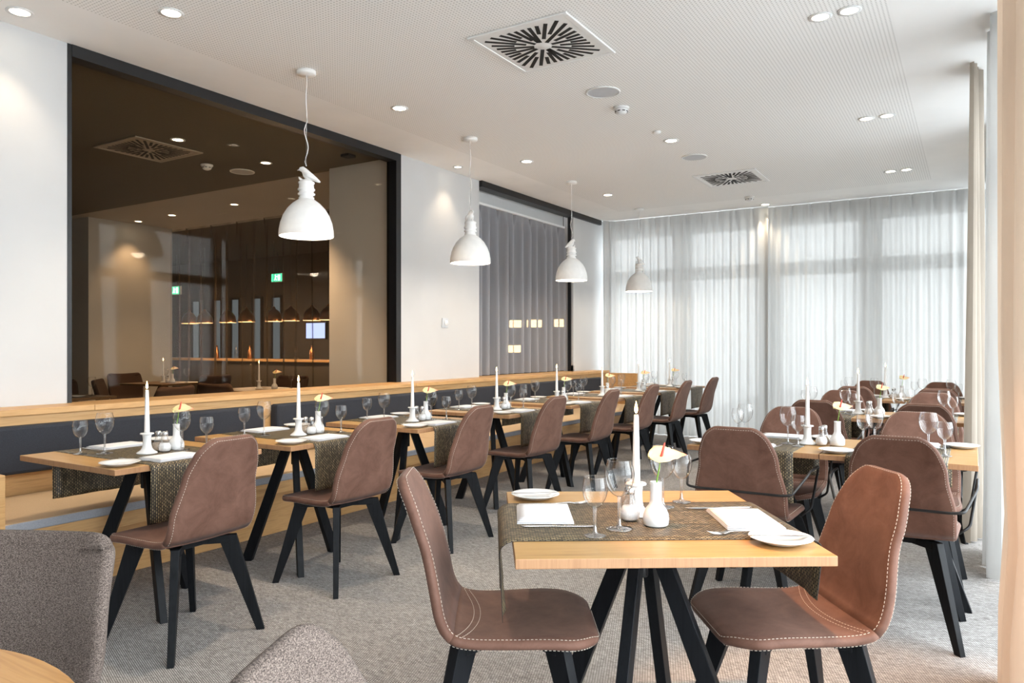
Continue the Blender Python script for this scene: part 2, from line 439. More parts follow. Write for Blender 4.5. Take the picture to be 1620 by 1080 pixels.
tag(t_, 'white curtain track above the dark grey sheer curtain', 'curtain track')
t_ = BX('curtain_track', M['plastic'], .13, .16, 2.6, 10.0, H - .012, H - .001)
tag(t_, 'slim curtain track on the ceiling along the right window wall', 'curtain track')

# ------------------------------------------------------------------ adjacent room behind the tinted glass
struct(BX('ceiling_adjacent', M['taupe_ceiling'], -16.1, -4.85, -1.2, 5.57, H - .02, H + .12))
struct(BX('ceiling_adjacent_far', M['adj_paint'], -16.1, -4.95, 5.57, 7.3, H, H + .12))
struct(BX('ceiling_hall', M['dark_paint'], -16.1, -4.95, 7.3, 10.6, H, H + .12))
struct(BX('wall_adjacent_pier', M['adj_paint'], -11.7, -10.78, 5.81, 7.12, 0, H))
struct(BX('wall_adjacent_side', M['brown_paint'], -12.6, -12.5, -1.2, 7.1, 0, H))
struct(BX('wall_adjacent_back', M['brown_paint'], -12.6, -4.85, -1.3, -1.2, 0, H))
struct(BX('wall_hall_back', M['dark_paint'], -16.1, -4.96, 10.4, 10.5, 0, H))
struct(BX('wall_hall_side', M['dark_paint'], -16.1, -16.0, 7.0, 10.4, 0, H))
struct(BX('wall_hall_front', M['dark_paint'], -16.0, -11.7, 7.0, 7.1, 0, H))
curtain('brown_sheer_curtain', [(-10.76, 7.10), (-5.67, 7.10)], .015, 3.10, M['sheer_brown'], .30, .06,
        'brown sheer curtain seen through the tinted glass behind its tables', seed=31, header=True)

# ------------------------------------------------------------------ ceiling fittings
def cam2w_(d, l): return (-math.sin(HEAD) * d + math.cos(HEAD) * l, math.cos(HEAD) * d + math.sin(HEAD) * l)
def downlight(x, y, label, energy=26, z=H, r=.055, group='round recessed downlights', size=R(86), blend=.7, col=(1, .80, .58), dz=0):
    t = thing('downlight'); t.location = (x, y, z)
    MB().lathe([(r, -.001), (r + .018, -.001), (r + .018, -.006), (r, -.006)], 24).build('trim_ring', M['plastic'], t)
    MB().lathe([(.0005, -.003), (r, -.003)], 24).build('lens', M['downlight'], t)
    if energy:
        l = light('downlight_beam', 'SPOT', (0, 0, -.02), energy, col, spot_size=size, spot_blend=blend, shadow_soft_size=.04)
        l.parent = t
    return tag(t, label, 'downlight', group)
dl = [(-4.48, 2.04, 'ceiling downlight in the upper left corner of the room by the wall', 8),
      (-3.78, 2.49, 'ceiling downlight nearest above the first bench table', 34),
      (-3.79, 4.43, 'ceiling downlight above the bench between first and second pendant lamps', 42),
      (-3.80, 6.38, 'ceiling downlight above the bench between second and third pendant lamps', 42),
      (-3.80, 8.32, 'ceiling downlight above the bench between third and fourth pendant lamps', 42),
      (-2.31, 6.42, 'ceiling downlight in the middle of the room between the two round speakers', 32),
      (-4.52, 6.20, 'small ceiling downlight close to the white pier, making a light scallop', 7),
      (-2.31, 9.97, 'ceiling downlight right at the far sheer curtains', 14),
      (.02, 8.23, 'small single ceiling downlight near the right window wall', 10)]
for x, y, lb, e in dl: downlight(x, y, lb, e, r=.05 if 'small' not in lb else .035)
for i, (x, y) in enumerate([(-.73, 4.45), (-.58, 4.45), (-.74, 6.64), (-.59, 6.64), (-.745, 8.78), (-.595, 8.78)]):
    downlight(x, y, '%s lamp of the %s pair of ceiling spots over the right-hand tables' % (('left', 'right')[i % 2], ('nearest', 'middle', 'farthest')[i // 2]), 16, r=.045, group='paired ceiling spots')
# fittings above the front table (outside the frame, they light it)
aim = downlight(-.96, 1.99, 'adjustable ceiling downlight above the front table', 150, size=R(38), blend=.45, col=(1, .50, .20))
for ch in aim.children:
    if ch.type == 'LIGHT':   # tilted towards the right-hand end of the table
        tx, ty = cam2w_(2.22, 1.02)
        ch.rotation_euler = (Vector((tx, ty, .55)) - Vector((-.96, 1.99, H - .02))).to_track_quat('-Z', 'Y').to_euler()
downlight(-2.31, 2.5, 'ceiling downlight in the room middle in front of the near air diffuser', 45)

def diffuser(x, y, z, label, mat):
    t = thing('air_diffuser'); t.location = (x, y, z)
    f = MB(); a, b_ = .335, .305
    for (x0, x1, y0, y1) in ((-a, a, -a, -b_), (-a, a, b_, a), (-a, -b_, -b_, b_), (b_, a, -b_, b_)): f.box(x0, x1, y0, y1, -.012, -.001)
    f.build('frame', mat, t, .003)
    p = MB(); p.box(-b_, b_, -b_, b_, -.008, -.001)
    for k in range(36):
        an = R(10 * k + 2); dx, dy = math.cos(an), math.sin(an); lim = .268 / max(abs(dx), abs(dy))
        r0 = (.055, .175, .105, .175)[k % 4]
        if k % 9 == 0: r0 = .06
        rot = Matrix.Rotation(an, 3, 'Z'); mid = (r0 + lim) / 2
        p.cbox((dx * mid, dy * mid, -.0085), (lim - r0, .024, .0015), 1, rot)
    p.lathe([(.0005, -.0105), (.045, -.0105), (.05, -.008)], 24, 0)
    p.build('slotted_plate', [mat, M['slot']], t)
    return tag(t, label, 'air vent')
diffuser(-2.245, 3.965, H, 'square ceiling air diffuser with radial black slots, nearest to the viewer', M['plastic'])
diffuser(-2.265, 8.21, H, 'square ceiling air diffuser with radial black slots, near the far curtains', M['plastic'])
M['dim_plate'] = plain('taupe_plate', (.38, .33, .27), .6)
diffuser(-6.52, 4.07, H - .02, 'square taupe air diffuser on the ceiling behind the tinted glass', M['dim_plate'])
def speaker(x, y, z, label):
    t = thing('ceiling_speaker'); t.location = (x, y, z)
    MB().lathe([(.115, -.001), (.125, -.001), (.125, -.008), (.115, -.010), (.112, -.006)], 32).build('rim', M['plastic'], t)
    MB().lathe([(.0005, -.006), (.112, -.006)], 32).build('grille', M['grille'], t)
    return tag(t, label, 'speaker')
speaker(-2.29, 4.93, H, 'round flush ceiling speaker beside the near smoke detector')
speaker(-2.32, 7.10, H, 'round flush ceiling speaker before the far air diffuser')
speaker(-6.51, 5.10, H - .02, 'round flush ceiling speaker behind the tinted glass')
def smoke(x, y, z, label, s=1):
    t = thing('smoke_detector'); t.location = (x, y, z)
    MB().lathe([(.0005, -.001), (.06 * s, -.001), (.06 * s, -.014 * s), (.05 * s, -.016 * s)], 24).build('base', M['plastic'], t)
    m_ = MB(); m_.lathe([(.048 * s, -.016 * s), (.050 * s, -.030 * s), (.036 * s, -.048 * s), (.02 * s, -.055 * s), (.0005, -.055 * s)], 24)
    for k in range(8):
        a = k * math.pi / 4; m_.cbox((.0475 * s * math.cos(a), .0475 * s * math.sin(a), -.034 * s), (.004, .022 * s, .006 * s), 1, Matrix.Rotation(a, 3, 'Z'))
    m_.build('head', [M['plastic'], M['slot']], t)
    return tag(t, label, 'smoke detector')
smoke(-2.32, 5.33, H, 'white smoke detector on the ceiling behind the near round speaker')
smoke(-2.36, 9.36, H, 'white smoke detector on the ceiling near the far curtains')
smoke(-6.57, 4.72, H - .02, 'white smoke detector on the ceiling behind the tinted glass')
tag(MB().lathe([(.0005, 0), (.035, 0), (.035, -.012), (.02, -.02), (.0005, -.022)], 20).build('ceiling_sensor', M['plastic'], loc=(-2.32, 6.09, H - .001)), 'small flat white ceiling sensor between smoke detector and downlight', 'sensor')
tag(BX('ceiling_sensor', M['slot'], -5.13, -5.03, 5.14, 5.24, H - .045, H - .021), 'small black box sensor on the ceiling behind the tinted glass', 'sensor')
t = thing('thermostat'); t.location = (-4.699, 6.21, 1.51)
MB().box(0, .012, -.05, .05, -.05, .05).build('back_plate', M['grille'], t, .003)
m_ = MB(); m_.lathe([(.0005, .0), (.028, 0), (.026, .014), (.0005, .016)], 20); k_ = m_.build('dial', M['plastic'], t); k_.rotation_euler = (0, R(90), 0); k_.location = (.012, .004, .002)
tag(t, 'small white wall thermostat on the pier between the two openings', 'thermostat')

# pendant lamps with a bird on the neck
def pendant_proto():
    t = thing('pendant_lamp')   # origin at canopy centre on the ceiling, shade bottom at z=-1.11
    MB().lathe([(.0005, -.001), (.062, -.001), (.064, -.020), (.058, -.028), (.0005, -.030)], 28).build('canopy', M['lamp_white'], t)
    MB().tube([(0, 0, -.03), (0, 0, -.64)], .0012, 6).build('steel_wire', M['steel'], t)
    pts = [(.012 * math.sin(k * .9) * (1 if k > 9 else .2), .010 * math.cos(k * .7) * (1 if k > 9 else .2), -.03 - .0305 * k) for k in range(21)]
    pts[-1] = (0, 0, -.64)
    MB().tube(pts, .003, 8).build('cable', M['lamp_white'], t)
    z = -1.115
    out = [(.178, 0), (.181, .006), (.179, .04), (.170, .09), (.152, .14), (.125, .185), (.092, .220), (.062, .242), (.048, .252)]
    prof = out + [(.044, .25)] + [(r - .004, h_ - .004) for r, h_ in reversed(out[1:-1])] + [(.175, 0), (.178, 0)]
    MB().lathe(prof, 40, c=(0, 0, z)).build('lamp_shade', M['lamp_white'], t)
    nk = [(.05, .248), (.052, .262), (.043, .268), (.043, .276), (.056, .280), (.058, .288), (.048, .294), (.047, .306), (.056, .310), (.058, .318), (.050, .326), (.048, .352), (.054, .358), (.052, .366), (.036, .374), (.030, .380), (.0005, .381)]
    MB().lathe(nk, 28, c=(0, 0, z)).build('neck', M['lamp_white'], t)
    b_ = MB()
    b_.tube([(-.062, 0, .446), (-.050, 0, .449), (-.040, 0, .452), (-.026, 0, .454), (-.012, 0, .442), (.002, 0, .420), (.016, 0, .404), (.034, 0, .398), (.054, 0, .390), (.078, 0, .374), (.092, 0, .366)],
            [.0015, .004, .015, .019, .021, .029, .031, .026, .017, .011, .005], 14)
    b_.tube([(-.010, .024, .425), (.02, .028, .405), (.05, .018, .388), (.07, .008, .378)], [.006, .014, .009, .003], 8)
    b_.tube([(-.010, -.024, .425), (.02, -.028, .405), (.05, -.018, .388), (.07, -.008, .378)], [.006, .014, .009, .003], 8)
    b_.tube([(-.030, .0, .378), (-.046, 0, .392), (-.052, 0, .402)], [.010, .008, .003], 8)
    bo = b_.build('bird_figure', M['lamp_white'], t); bo.location = (0, 0, z)
    MB().lathe([(.0005, .05), (.035, .055), (.05, .085), (.045, .12), (.022, .165), (.018, .20)], 20, c=(0, 0, z)).build('light_bulb', M['bulb'], t)
    l = light('pendant_light', 'POINT', (0, 0, z + .03), 4.5, (1, .85, .66), shadow_soft_size=.05); l.parent = t
    return t
pp = pendant_proto()
for i, (x, y, rz) in enumerate([(-3.81, 3.50, R(32)), (-3.80, 5.40, R(150)), (-3.84, 7.43, R(250)), (-3.83, 9.39, R(60))]):
    put(pp, x, y, H, rz, 'white dome pendant lamp with a small bird on top, %s from the left' % ['first and largest', 'second', 'third', 'fourth and smallest'][i], 'pendant lamp', 'bird pendant lamps over the bench tables')

# ------------------------------------------------------------------ bench
t = thing('wall_bench'); t.location = (0, 0, 0)
def part(name, mat, *a, bevel=.003, **k): return BX(name, mat, *a, bevel=bevel, parent=t, **k)
part('base', M['oak_bench'], -4.44, -4.02, 1.64, 9.72, .001, .33)
part('seat_board', M['oak_bench'], -4.46, -3.76, 1.64, 9.76, .33, .405)
for i, (a, b_) in enumerate(((1.64, 5.2), (5.203, 9.70))):
    m_ = MB(); m_.box(-4.455, -3.745, a, b_, .406, .452, 0, 1); m_.build('seat_pad', [M['pad'], M['pad_top']], t, .008)
part('back_panel', M['oak_bench'], -4.695, -4.47, .3, 9.78, .001, .885)
part('ledge', M['oak_bench'], -4.779, -4.445, 2.435, 5.43, .886, .921); 
part('ledge', M['oak_bench'], -4.697, -4.445, .3, 2.433, .886, .921)
part('ledge', M['oak_bench'], -4.697, -4.445, 5.433, 6.86, .886, .921)
part('ledge', M['oak_bench'], -4.86, -4.445, 6.862, 9.11, .901, .9215)
part('ledge', M['oak_bench'], -4.697, -4.445, 9.113, 9.80, .886, .921)
part('ledge_apron', M['oak_bench'], -4.697, -4.445, 6.862, 9.11, .886, .9005, bevel=0)
part('end_panel', M['oak_bench'], -4.46, -3.72, 1.585, 1.635, .001, .685)
part('end_panel', M['oak_bench'], -4.44, -4.0, 9.73, 9.80, .001, .885)
for a, b_ in ((-.2, 1.5), (1.66, 3.63), (3.745, 5.585), (5.66, 7.47), (7.56, 9.42)):
    part('back_cushion', M['navy'], -4.468, -4.385, a, b_, .575, .835, bevel=.018)
tag(t, 'long oak wall bench with dark upholstered back cushions and a wooden ledge', 'bench')

# ------------------------------------------------------------------ chairs
def catmull(P, n):
    out = []; P = [2 * Vector(P[0]) - Vector(P[1])] + [Vector(p) for p in P] + [2 * Vector(P[-1]) - Vector(P[-2])]
    for i in range(1, len(P) - 2):
        for k in range(n):
            u = k / n; a, b_, c_, d = P[i - 1], P[i], P[i + 1], P[i + 2]
            out.append(.5 * ((2 * b_) + (-a + c_) * u + (2 * a - 5 * b_ + 4 * c_ - d) * u * u + (-a + 3 * b_ - 3 * c_ + d) * u ** 3))
    out.append(P[-2]); return out
def lerp_tab(tab, x):
    if x <= tab[0][0]: return tab[0][1]
    for (a, va), (b_, vb) in zip(tab, tab[1:]):
        if x <= b_:
            u = (x - a) / (b_ - a); u = u * u * (3 - 2 * u); return va + (vb - va) * u
    return tab[-1][1]
class Shell:
    def __init__(s, prof, wtab, dtab, h, rf, rt):
        pts = catmull([(p[0], 0, p[1]) for p in prof], 14); s.P = pts; s.S = [0]
        for i in range(1, len(pts)): s.S.append(s.S[-1] + (pts[i] - pts[i - 1]).length)
        s.T = s.S[-1]; s.w = wtab; s.d = dtab; s.h = h; s.rf = rf; s.rt = rt
    def at(s, q):
        q = max(0, min(s.T, q)); i = 0
        while i < len(s.S) - 2 and s.S[i + 1] < q: i += 1
        u = (q - s.S[i]) / max(1e-9, s.S[i + 1] - s.S[i]); p = s.P[i].lerp(s.P[i + 1], u)
        a = s.P[max(0, i - 1)]; b_ = s.P[min(len(s.P) - 1, i + 2)]
        t = (b_ - a).normalized(); n = Vector((t.z, 0, -t.x)); return p, t, n
    def half(s, q):
        w = lerp_tab(s.w, q / s.T)
        for dlt, r in ((q, s.rf), (s.T - q, s.rt)):
            if dlt < r: w = w - r + math.sqrt(max(0, r * r - (r - dlt) ** 2))
        return w
    def pt(s, q, tt, off):   # tt in -1..1 across, off along the normal (positive = sitter side)
        p, t, n = s.at(q); w = s.half(q); d = lerp_tab(s.d, q / s.T)
        return p + Vector((0, tt * w, 0)) + n * (off + d * tt * tt)
    def ring(s, q, sc=1.0, inset=0.0):
        w = s.half(q); h = s.h * sc; e = min(.9, s.h / w); out = []
        ts = [-1 + 2 * k / 12 for k in range(13)]
        for a in ts: out.append(s.pt(q, a * (1 - e), h))
        for a in (45, 0, -45):
            ra = R(a); out.append(s.pt(q, 1 - e + e * math.cos(ra), h * math.sin(ra)))
        for a in reversed(ts): out.append(s.pt(q, a * (1 - e), -h))
        for a in (-45, 0, 45):
            ra = R(a); out.append(s.pt(q, -(1 - e + e * math.cos(ra)), h * math.sin(ra)))
        return out
    def mesh(s, q0, q1, n=26, r0=True, r1=True):
        qs = []
        for k in range(n + 1): qs.append((q0 + (q1 - q0) * k / n, 1.0))
        h = s.h
        rounds = [(.0, .25), (.12, .5), (.35, .78), (.7, .95)]
        lo = [(q0 + h * a, b_) for a, b_ in rounds]; hi = [(q1 - h * a, b_) for a, b_ in reversed(rounds)]
        body = [(q, c_) for q, c_ in qs if q0 + h * 1.1 < q < q1 - h * 1.1]
        # extra rings in the rounded corners
        ex = []
        for a in (.01, .02, .035, .05, .07):
            if r0: ex.append((q0 + a, 1.0))
            if r1: ex.append((q1 - a, 1.0))
        body = sorted(set(body + [e_ for e_ in ex if q0 + h * 1.1 < e_[0] < q1 - h * 1.1]))
        seq = (lo if r0 else [(q0, 1)]) + body + (hi if r1 else [(q1, 1)])
        m_ = MB(); m_.rings([s.ring(q, sc) for q, sc in seq]); return m_
    def outline(s, q0, q1, off, inset, ends=(True, True), n=60):
        pts = []
        e = lambda q: 1 - inset / s.half(q)
        qs = [q0 + (q1 - q0) * k / n for k in range(n + 1)]
        A = [(s.pt(q, -e(q), off), s.at(q)[2]) for q in qs]; B = [(s.pt(q, e(q), off), s.at(q)[2]) for q in qs]
        if ends[1]:
            q = q1; mid = [(s.pt(q, e(q) * (-1 + 2 * k / 12), off), s.at(q)[2]) for k in range(1, 12)]
            line = A + mid + list(reversed(B)); return [line]
        if ends[0]:
            q = q0; mid = [(s.pt(q, e(q) * (-1 + 2 * k / 12), off), s.at(q)[2]) for k in range(1, 12)]
            line = list(reversed(A)) + mid + B; return [line]
        return [A, B]
def dashes(m_, line, pitch=.0115, ln=.0066, w=.0011):
    acc = 0; i = 0; pos = 0
    d = [0]
    for k in range(1, len(line)): d.append(d[-1] + (line[k][0] - line[k - 1][0]).length)
    q = .004
    while q + ln < d[-1]:
        def P_(x):
            k = 0
            while k < len(d) - 2 and d[k + 1] < x: k += 1
            u = (x - d[k]) / max(1e-9, d[k + 1] - d[k]); return line[k][0].lerp(line[k + 1][0], u), line[k][1]
        a, n = P_(q); b_, _ = P_(q + ln); t = (b_ - a).normalized(); s_ = t.cross(n).normalized() * w / 2; nn = n * w / 2
        bb = len(m_.v)
        m_.v += [tuple(a - s_ - nn), tuple(a + s_ - nn), tuple(a + s_ + nn), tuple(a - s_ + nn), tuple(b_ - s_ - nn), tuple(b_ + s_ - nn), tuple(b_ + s_ + nn), tuple(b_ - s_ + nn)]
        for f_ in ((0, 1, 5, 4), (1, 2, 6, 5), (2, 3, 7, 6), (3, 0, 4, 7), (0, 3, 2, 1), (4, 5, 6, 7)): m_.face([bb + j for j in f_])
        q += pitch
SH = Shell([(.250, .436), (.215, .449), (.12, .454), (0, .450), (-.11, .450), (-.168, .466), (-.200, .515), (-.222, .60), (-.252, .72), (-.288, .82), (-.318, .893)],
           [(0, .200), (.12, .228), (.42, .218), (.6, .218), (.8, .188), (1.0, .143)],
           [(0, .0), (.25, .006), (.5, .008), (.7, .014), (.9, .010), (1, .002)], .0145, .085, .075)
QB = SH.T * .482
def chair_proto(name, arm=False):
    t = thing(name)
    s1 = SH.mesh(0, QB, 22, True, False).build('seat', M['leather'], t)
    s2 = SH.mesh(QB, SH.T, 30, False, True).build('backrest', M['leather'], t)
    h = SH.h
    m_ = MB()
    for off in (h + .0006, -h - .0006):
        for l in SH.outline(.006, QB, off if off < 0 else off, .012 if off > 0 else .012, (True, False)): dashes(m_, l)
    for qq in (QB - .012, QB - .032):
        dashes(m_, [(SH.pt(qq - .05 * (1 - (k / 10) ** 2), k / 10 * .94, h + .0006), SH.at(qq)[2]) for k in range(-10, 11)])
    m_.build('stitching', M['stitch'], s1)
    m_ = MB()
    for off in (h + .0006, -h - .0006):
        for l in SH.outline(QB, SH.T - .006, off, .012, (False, True)): dashes(m_, l)
    m_.build('stitching', M['stitch'], s2)
    f = MB()
    for k in range(4):
        a = R(45 + 90 * k); dx, dy = math.cos(a), math.sin(a)
        f.leg((dx * .01, dy * .01, .418), (dx * .20, dy * .20, .4179), .001, .04, .001, .04) if False else None
        rot = Matrix.Rotation(a, 3, 'Z'); f.cbox((dx * .095, dy * .095, .417), (.20, .038, .034), 0, rot)
    f.box(-.09, .09, -.09, .09, .405, .434)
    f.build('seat_frame', M['black_wood'], t, .002)
    for k in range(4):
        a = R(45 + 90 * k); sx_, sy_ = (1 if math.cos(a) > 0 else -1), (1 if math.sin(a) > 0 else -1)
        MB().leg((sx_ * .128, sy_ * .128, .434), (sx_ * .228, sy_ * .228, .0), .078, .034, .034, .026).build('leg', M['black_wood'], t, .002)
    if arm:
        pts = [(.10, .215, .425), (.125, .262, .46), (.155, .292, .672), (-.06, .290, .676), (-.10, .288, .664), (-.246, .244, .590), (-.254, .20, .585)]
        full = pts + [(x, -y, z) for x, y, z in reversed(pts)]
        m_ = MB()
        P_ = [Vector(p) for p in full]; fine = []
        for k, p in enumerate(P_):     # round the bends a little
            if 0 < k < len(P_) - 1:
                a = (P_[k - 1] - p); b_ = (P_[k + 1] - p); ra = min(.018, a.length * .4); rb = min(.018, b_.length * .4)
                p0 = p + a.normalized() * ra; p2 = p + b_.normalized() * rb
                for u in (0, .25, .5, .75, 1): fine.append((1 - u) ** 2 * p0 + 2 * u * (1 - u) * p + u * u * p2)
            else: fine.append(p)
        m_.tube(fine, .0062, 8).build('wire_armrest', M['black_metal'], t)
    return t
chair = chair_proto('dining_chair'); achair = chair_proto('armrest_chair', True)
ORD = ['first', 'second', 'third', 'fourth', 'fifth', 'sixth', 'seventh', 'eighth']
cy = [1.99, 2.93, 3.88, 4.90, 5.90, 6.87, 7.87, 8.87]
for i, y in enumerate(cy):
    put(chair, -2.95 + (.015 if i == 0 else 0), y, 0, math.pi + R([3, -1, 1, -2, 1, 0, 1, -1][i]), 'brown leather chair with black legs on the aisle side, %s bench table from left' % ORD[i], 'chair', 'brown chairs along the bench tables')
# foreground table frame
FA = math.atan(730 / 1172) + math.atan(38 / 1172)
def cam2w(d, l): return (-math.sin(HEAD) * d + math.cos(HEAD) * l, math.cos(HEAD) * d + math.sin(HEAD) * l)
FX, FY = cam2w(2.238, .394)
ex, ey = (math.cos(FA), math.sin(FA)), (-math.sin(FA), math.cos(FA))
def fg(u, v): return (FX + ex[0] * u + ey[0] * v, FY + ex[1] * u + ey[1] * v)
x, y = fg(-.40, .0); put(chair, x, y, 0, FA + R(-1), 'brown leather chair with white stitching at the left end of the front table', 'chair', 'chairs at the front table')
x, y = fg(.435, -.01); put(chair, x, y, 0, FA + math.pi + R(2), 'brown leather chair warmly lit at the right end of the front table', 'chair', 'chairs at the front table')
ROWY = [0, 2.03, 4.08]; RW = ['nearest', 'middle', 'farthest']
for r_ in range(3):
    for k, x in enumerate((-.945, -.275)):
        for side in (0, 1):
            yy = (3.775 if side == 0 else 4.50) + ROWY[r_]
            put(achair, x, yy, 0, R(90) if side == 0 else R(-90),
                'brown wire-armrest chair, %s row on the right, %s seat, %s side' % (RW[r_], ('left', 'right')[k], ('near', 'far')[side]), 'chair', 'armrest chairs at the right-hand tables')
# tweed tub chairs
TS = Shell([(.21, .43), (.17, .455), (.10, .462), (-.10, .455), (-.20, .462), (-.250, .51), (-.275, .60), (-.300, .72), (-.322, .80), (-.335, .862)],
           [(0, .20), (.2, .235), (.5, .245), (.75, .265), (1.0, .255)], [(0, 0), (.3, .01), (.5, .03), (.62, .05), (.8, .06), (1, .05)], .021, .10, .05)
def tweed_proto():
    t = thing('upholstered_chair'); q = TS.T * .47
    TS.mesh(0, q, 20, True, False).build('seat', M['tweed'], t); TS.mesh(q, TS.T, 26, False, True).build('backrest', M['tweed'], t)
    MB().box(-.15, .15, -.15, .15, .40, .435).build('seat_frame', M['black_wood'], t, .002)
    for sx_ in (-1, 1):
        for sy_ in (-1, 1): MB().leg((sx_ * .14, sy_ * .14, .43), (sx_ * .23, sy_ * .23, 0), .06, .035, .03, .026).build('leg', M['black_wood'], t, .002)
    return t
tw = tweed_proto()
x, y = cam2w(1.31, -1.115); put(tw, x, y, 0, HEAD - R(90) + R(-3), 'grey-brown tweed chair beyond the round table in the lower left corner', 'chair', 'tweed chairs at the round table')
tweed_shell = copy_tree(chair)
for ch in tweed_shell.children:
    if ch.name.split('.')[0] in ('seat', 'backrest'):
        ch.material_slots[0].link = 'OBJECT'; ch.material_slots[0].material = M['tweed']
        for g_ in list(ch.children): bpy.data.objects.remove(g_)
x, y = cam2w(.876, .010); put(tweed_shell, x, y, 0, HEAD - R(8), 'grey-brown tweed chair back cut off by the bottom edge, right of the round table', 'chair', 'tweed chairs')

# ------------------------------------------------------------------ tables
def table_proto(name, lx, ly, nleg, rad, rot0, top='oak_top'):
    t = thing(name)
    MB().box(-lx / 2, lx / 2, -ly / 2, ly / 2, .724, .75, 1, 0).build('tabletop', [M[top], M['oak_edge'] if top == 'oak_top' else M[top]], t, .0025)
    MB().lathe([(.0005, .575), (.015, .575), (.017, .58), (.017, .705), (.0005, .706)], 20, cap=False).build('collar', M['black_metal'], t)
    MB().box(-.16, .16, -.05, .05, .706, .7235).build('mounting_plate', M['black_metal'], t, .002)
    for k in range(nleg):
        a = rot0 + 2 * math.pi * k / nleg
        MB().leg((.034 * math.cos(a), .034 * math.sin(a), .706), (rad * math.cos(a), rad * math.sin(a), 0), .054, .034, .062, .034).build('leg', M['black_wood'], t, .002)
    return t
TB = [(-3.45, 2.13, 0), (-3.39, 3.02, R(0)), (-3.335, 3.98, 0), (-3.35, 5.06, R(1)), (-3.35, 6.08, 0), (-3.35, 7.07, 0), (-3.35, 8.06, 0), (-3.36, 9.12, 0)]
LR = [223, 205, 176, 190, 215, 200, 185, 205]
for i, (x, y, a) in enumerate(TB):
    tp = table_proto('dining_table', .80, .755, 3, .29, R(LR[i]))
    tp.location = (x, y, 0); tp.rotation_euler = (0, 0, a)
    tag(tp, 'rectangular oak table on black legs along the bench, %s from the left' % ORD[i], 'table', 'oak tables along the bench')
tp = table_proto('dining_table', .80, .835, 4, .31, R(62)); tp.location = (FX, FY, 0); tp.rotation_euler = (0, 0, FA)
tag(tp, 'square oak table with four splayed black legs in the foreground', 'table')
RT = []
for r_ in range(3):
    for k, x in enumerate((-.957, -.305)):
        tp = table_proto('dining_table', .648, .70, 3, .27, R(0 if k else 140)); yy = 4.15 + ROWY[r_]
        tp.location = (x, yy, 0); RT.append((x, yy))
        tag(tp, '%s of the two joined oak tables in the %s row on the right' % (('left', 'right')[k], RW[r_]), 'table', 'oak tables on the right side')
t = thing('round_table'); x, y = cam2w(.81, -1.03); t.location = (x, y, 0)
MB().lathe([(.0005, .724), (.484, .724), (.49, .728), (.49, .746), (.486, .75), (.0005, .75)], 72, sm=False).build('tabletop', M['oak_round'], t)
MB().lathe([(.03, .03), (.03, .7235)], 20, cap=True).build('column', M['black_metal'], t)
MB().lathe([(.0005, .0), (.25, .0), (.25, .012), (.05, .03), (.0005, .03)], 32).build('base', M['black_metal'], t)
tag(t, 'round oak table cut off in the lower left corner', 'table')

# runners
def runner(cx, cy, ang, length, width, d0, d1, label, off=0.0, seed=0, bulge=.012, group='woven table runners'):
    rnd = random.Random(seed); half = length / 2; path = []
    def side(sg, drop):
        out = []; nseg = 10; b_ = bulge
        out.append((sg * (half - .012), .7512))
        for k in range(1, 7):
            a = k / 6 * math.pi / 2; out.append((sg * (half - .010 + (b_ + .010) * math.sin(a)), .7512 - .016 * (1 - math.cos(a)) - (b_) * .5 * (k / 6) ** 2))
        z0 = out[-1][1]
        for k in range(1, nseg + 1): 
            u = k / nseg; out.append((sg * (half + b_ * (1 - .35 * u)), z0 + (.75 - drop - z0) * u))
        return out
    a = side(-1, d0); b_ = side(1, d1)
    mid = [((-half + .012) + (length - .024) * k / 16, .7512) for k in range(1, 16)]
    path = list(reversed(a)) + mid + b_
    m_ = MB(); uv = []; nw = 10; s_ = 0
    for i, (u, z) in enumerate(path):
        if i: s_ += math.hypot(u - path[i - 1][0], z - path[i - 1][1])
        for j in range(nw + 1):
            v_ = -width / 2 + width * j / nw
            wob = 0
            if z < .735: wob = (.735 - z) / .25 * (.006 * math.sin(j * 1.1 + seed) + .004 * math.sin(j * 2.3 + seed * 2))
            m_.v.append((u + wob, off + v_, z)); uv.append((s_, v_))
    for i in range(len(path) - 1):
        for j in range(nw):
            q = i * (nw + 1) + j; m_.face((q, q + nw + 1, q + nw + 2, q + 1), 0, True)
    o = m_.build('table_runner', M['runner'], uv=uv); so = o.modifiers.new('thick', 'SOLIDIFY'); so.thickness = .0016; so.offset = 0
    o.location = (cx, cy, 0); o.rotation_euler = (0, 0, ang)
    return tag(o, label, 'table runner', group)
for i, (x, y, a) in enumerate(TB):
    runner(x, y, a, .80, .47, .235, .255, 'dark woven runner hanging over both ends of the %s bench table from left' % ORD[i], 0.01, i)
runner(FX, FY, FA, .80, .475, .215, .165, 'brown-gold woven runner draped over the foreground square table', -.02, 11, bulge=.035)
for i, (x, y) in enumerate(RT):
    runner(x, y, R(90), .70, .42, .25, .22, 'dark woven runner across the %s table of the %s row on the right' % (('left', 'right')[i % 2], RW[i // 2]), .0, 20 + i)

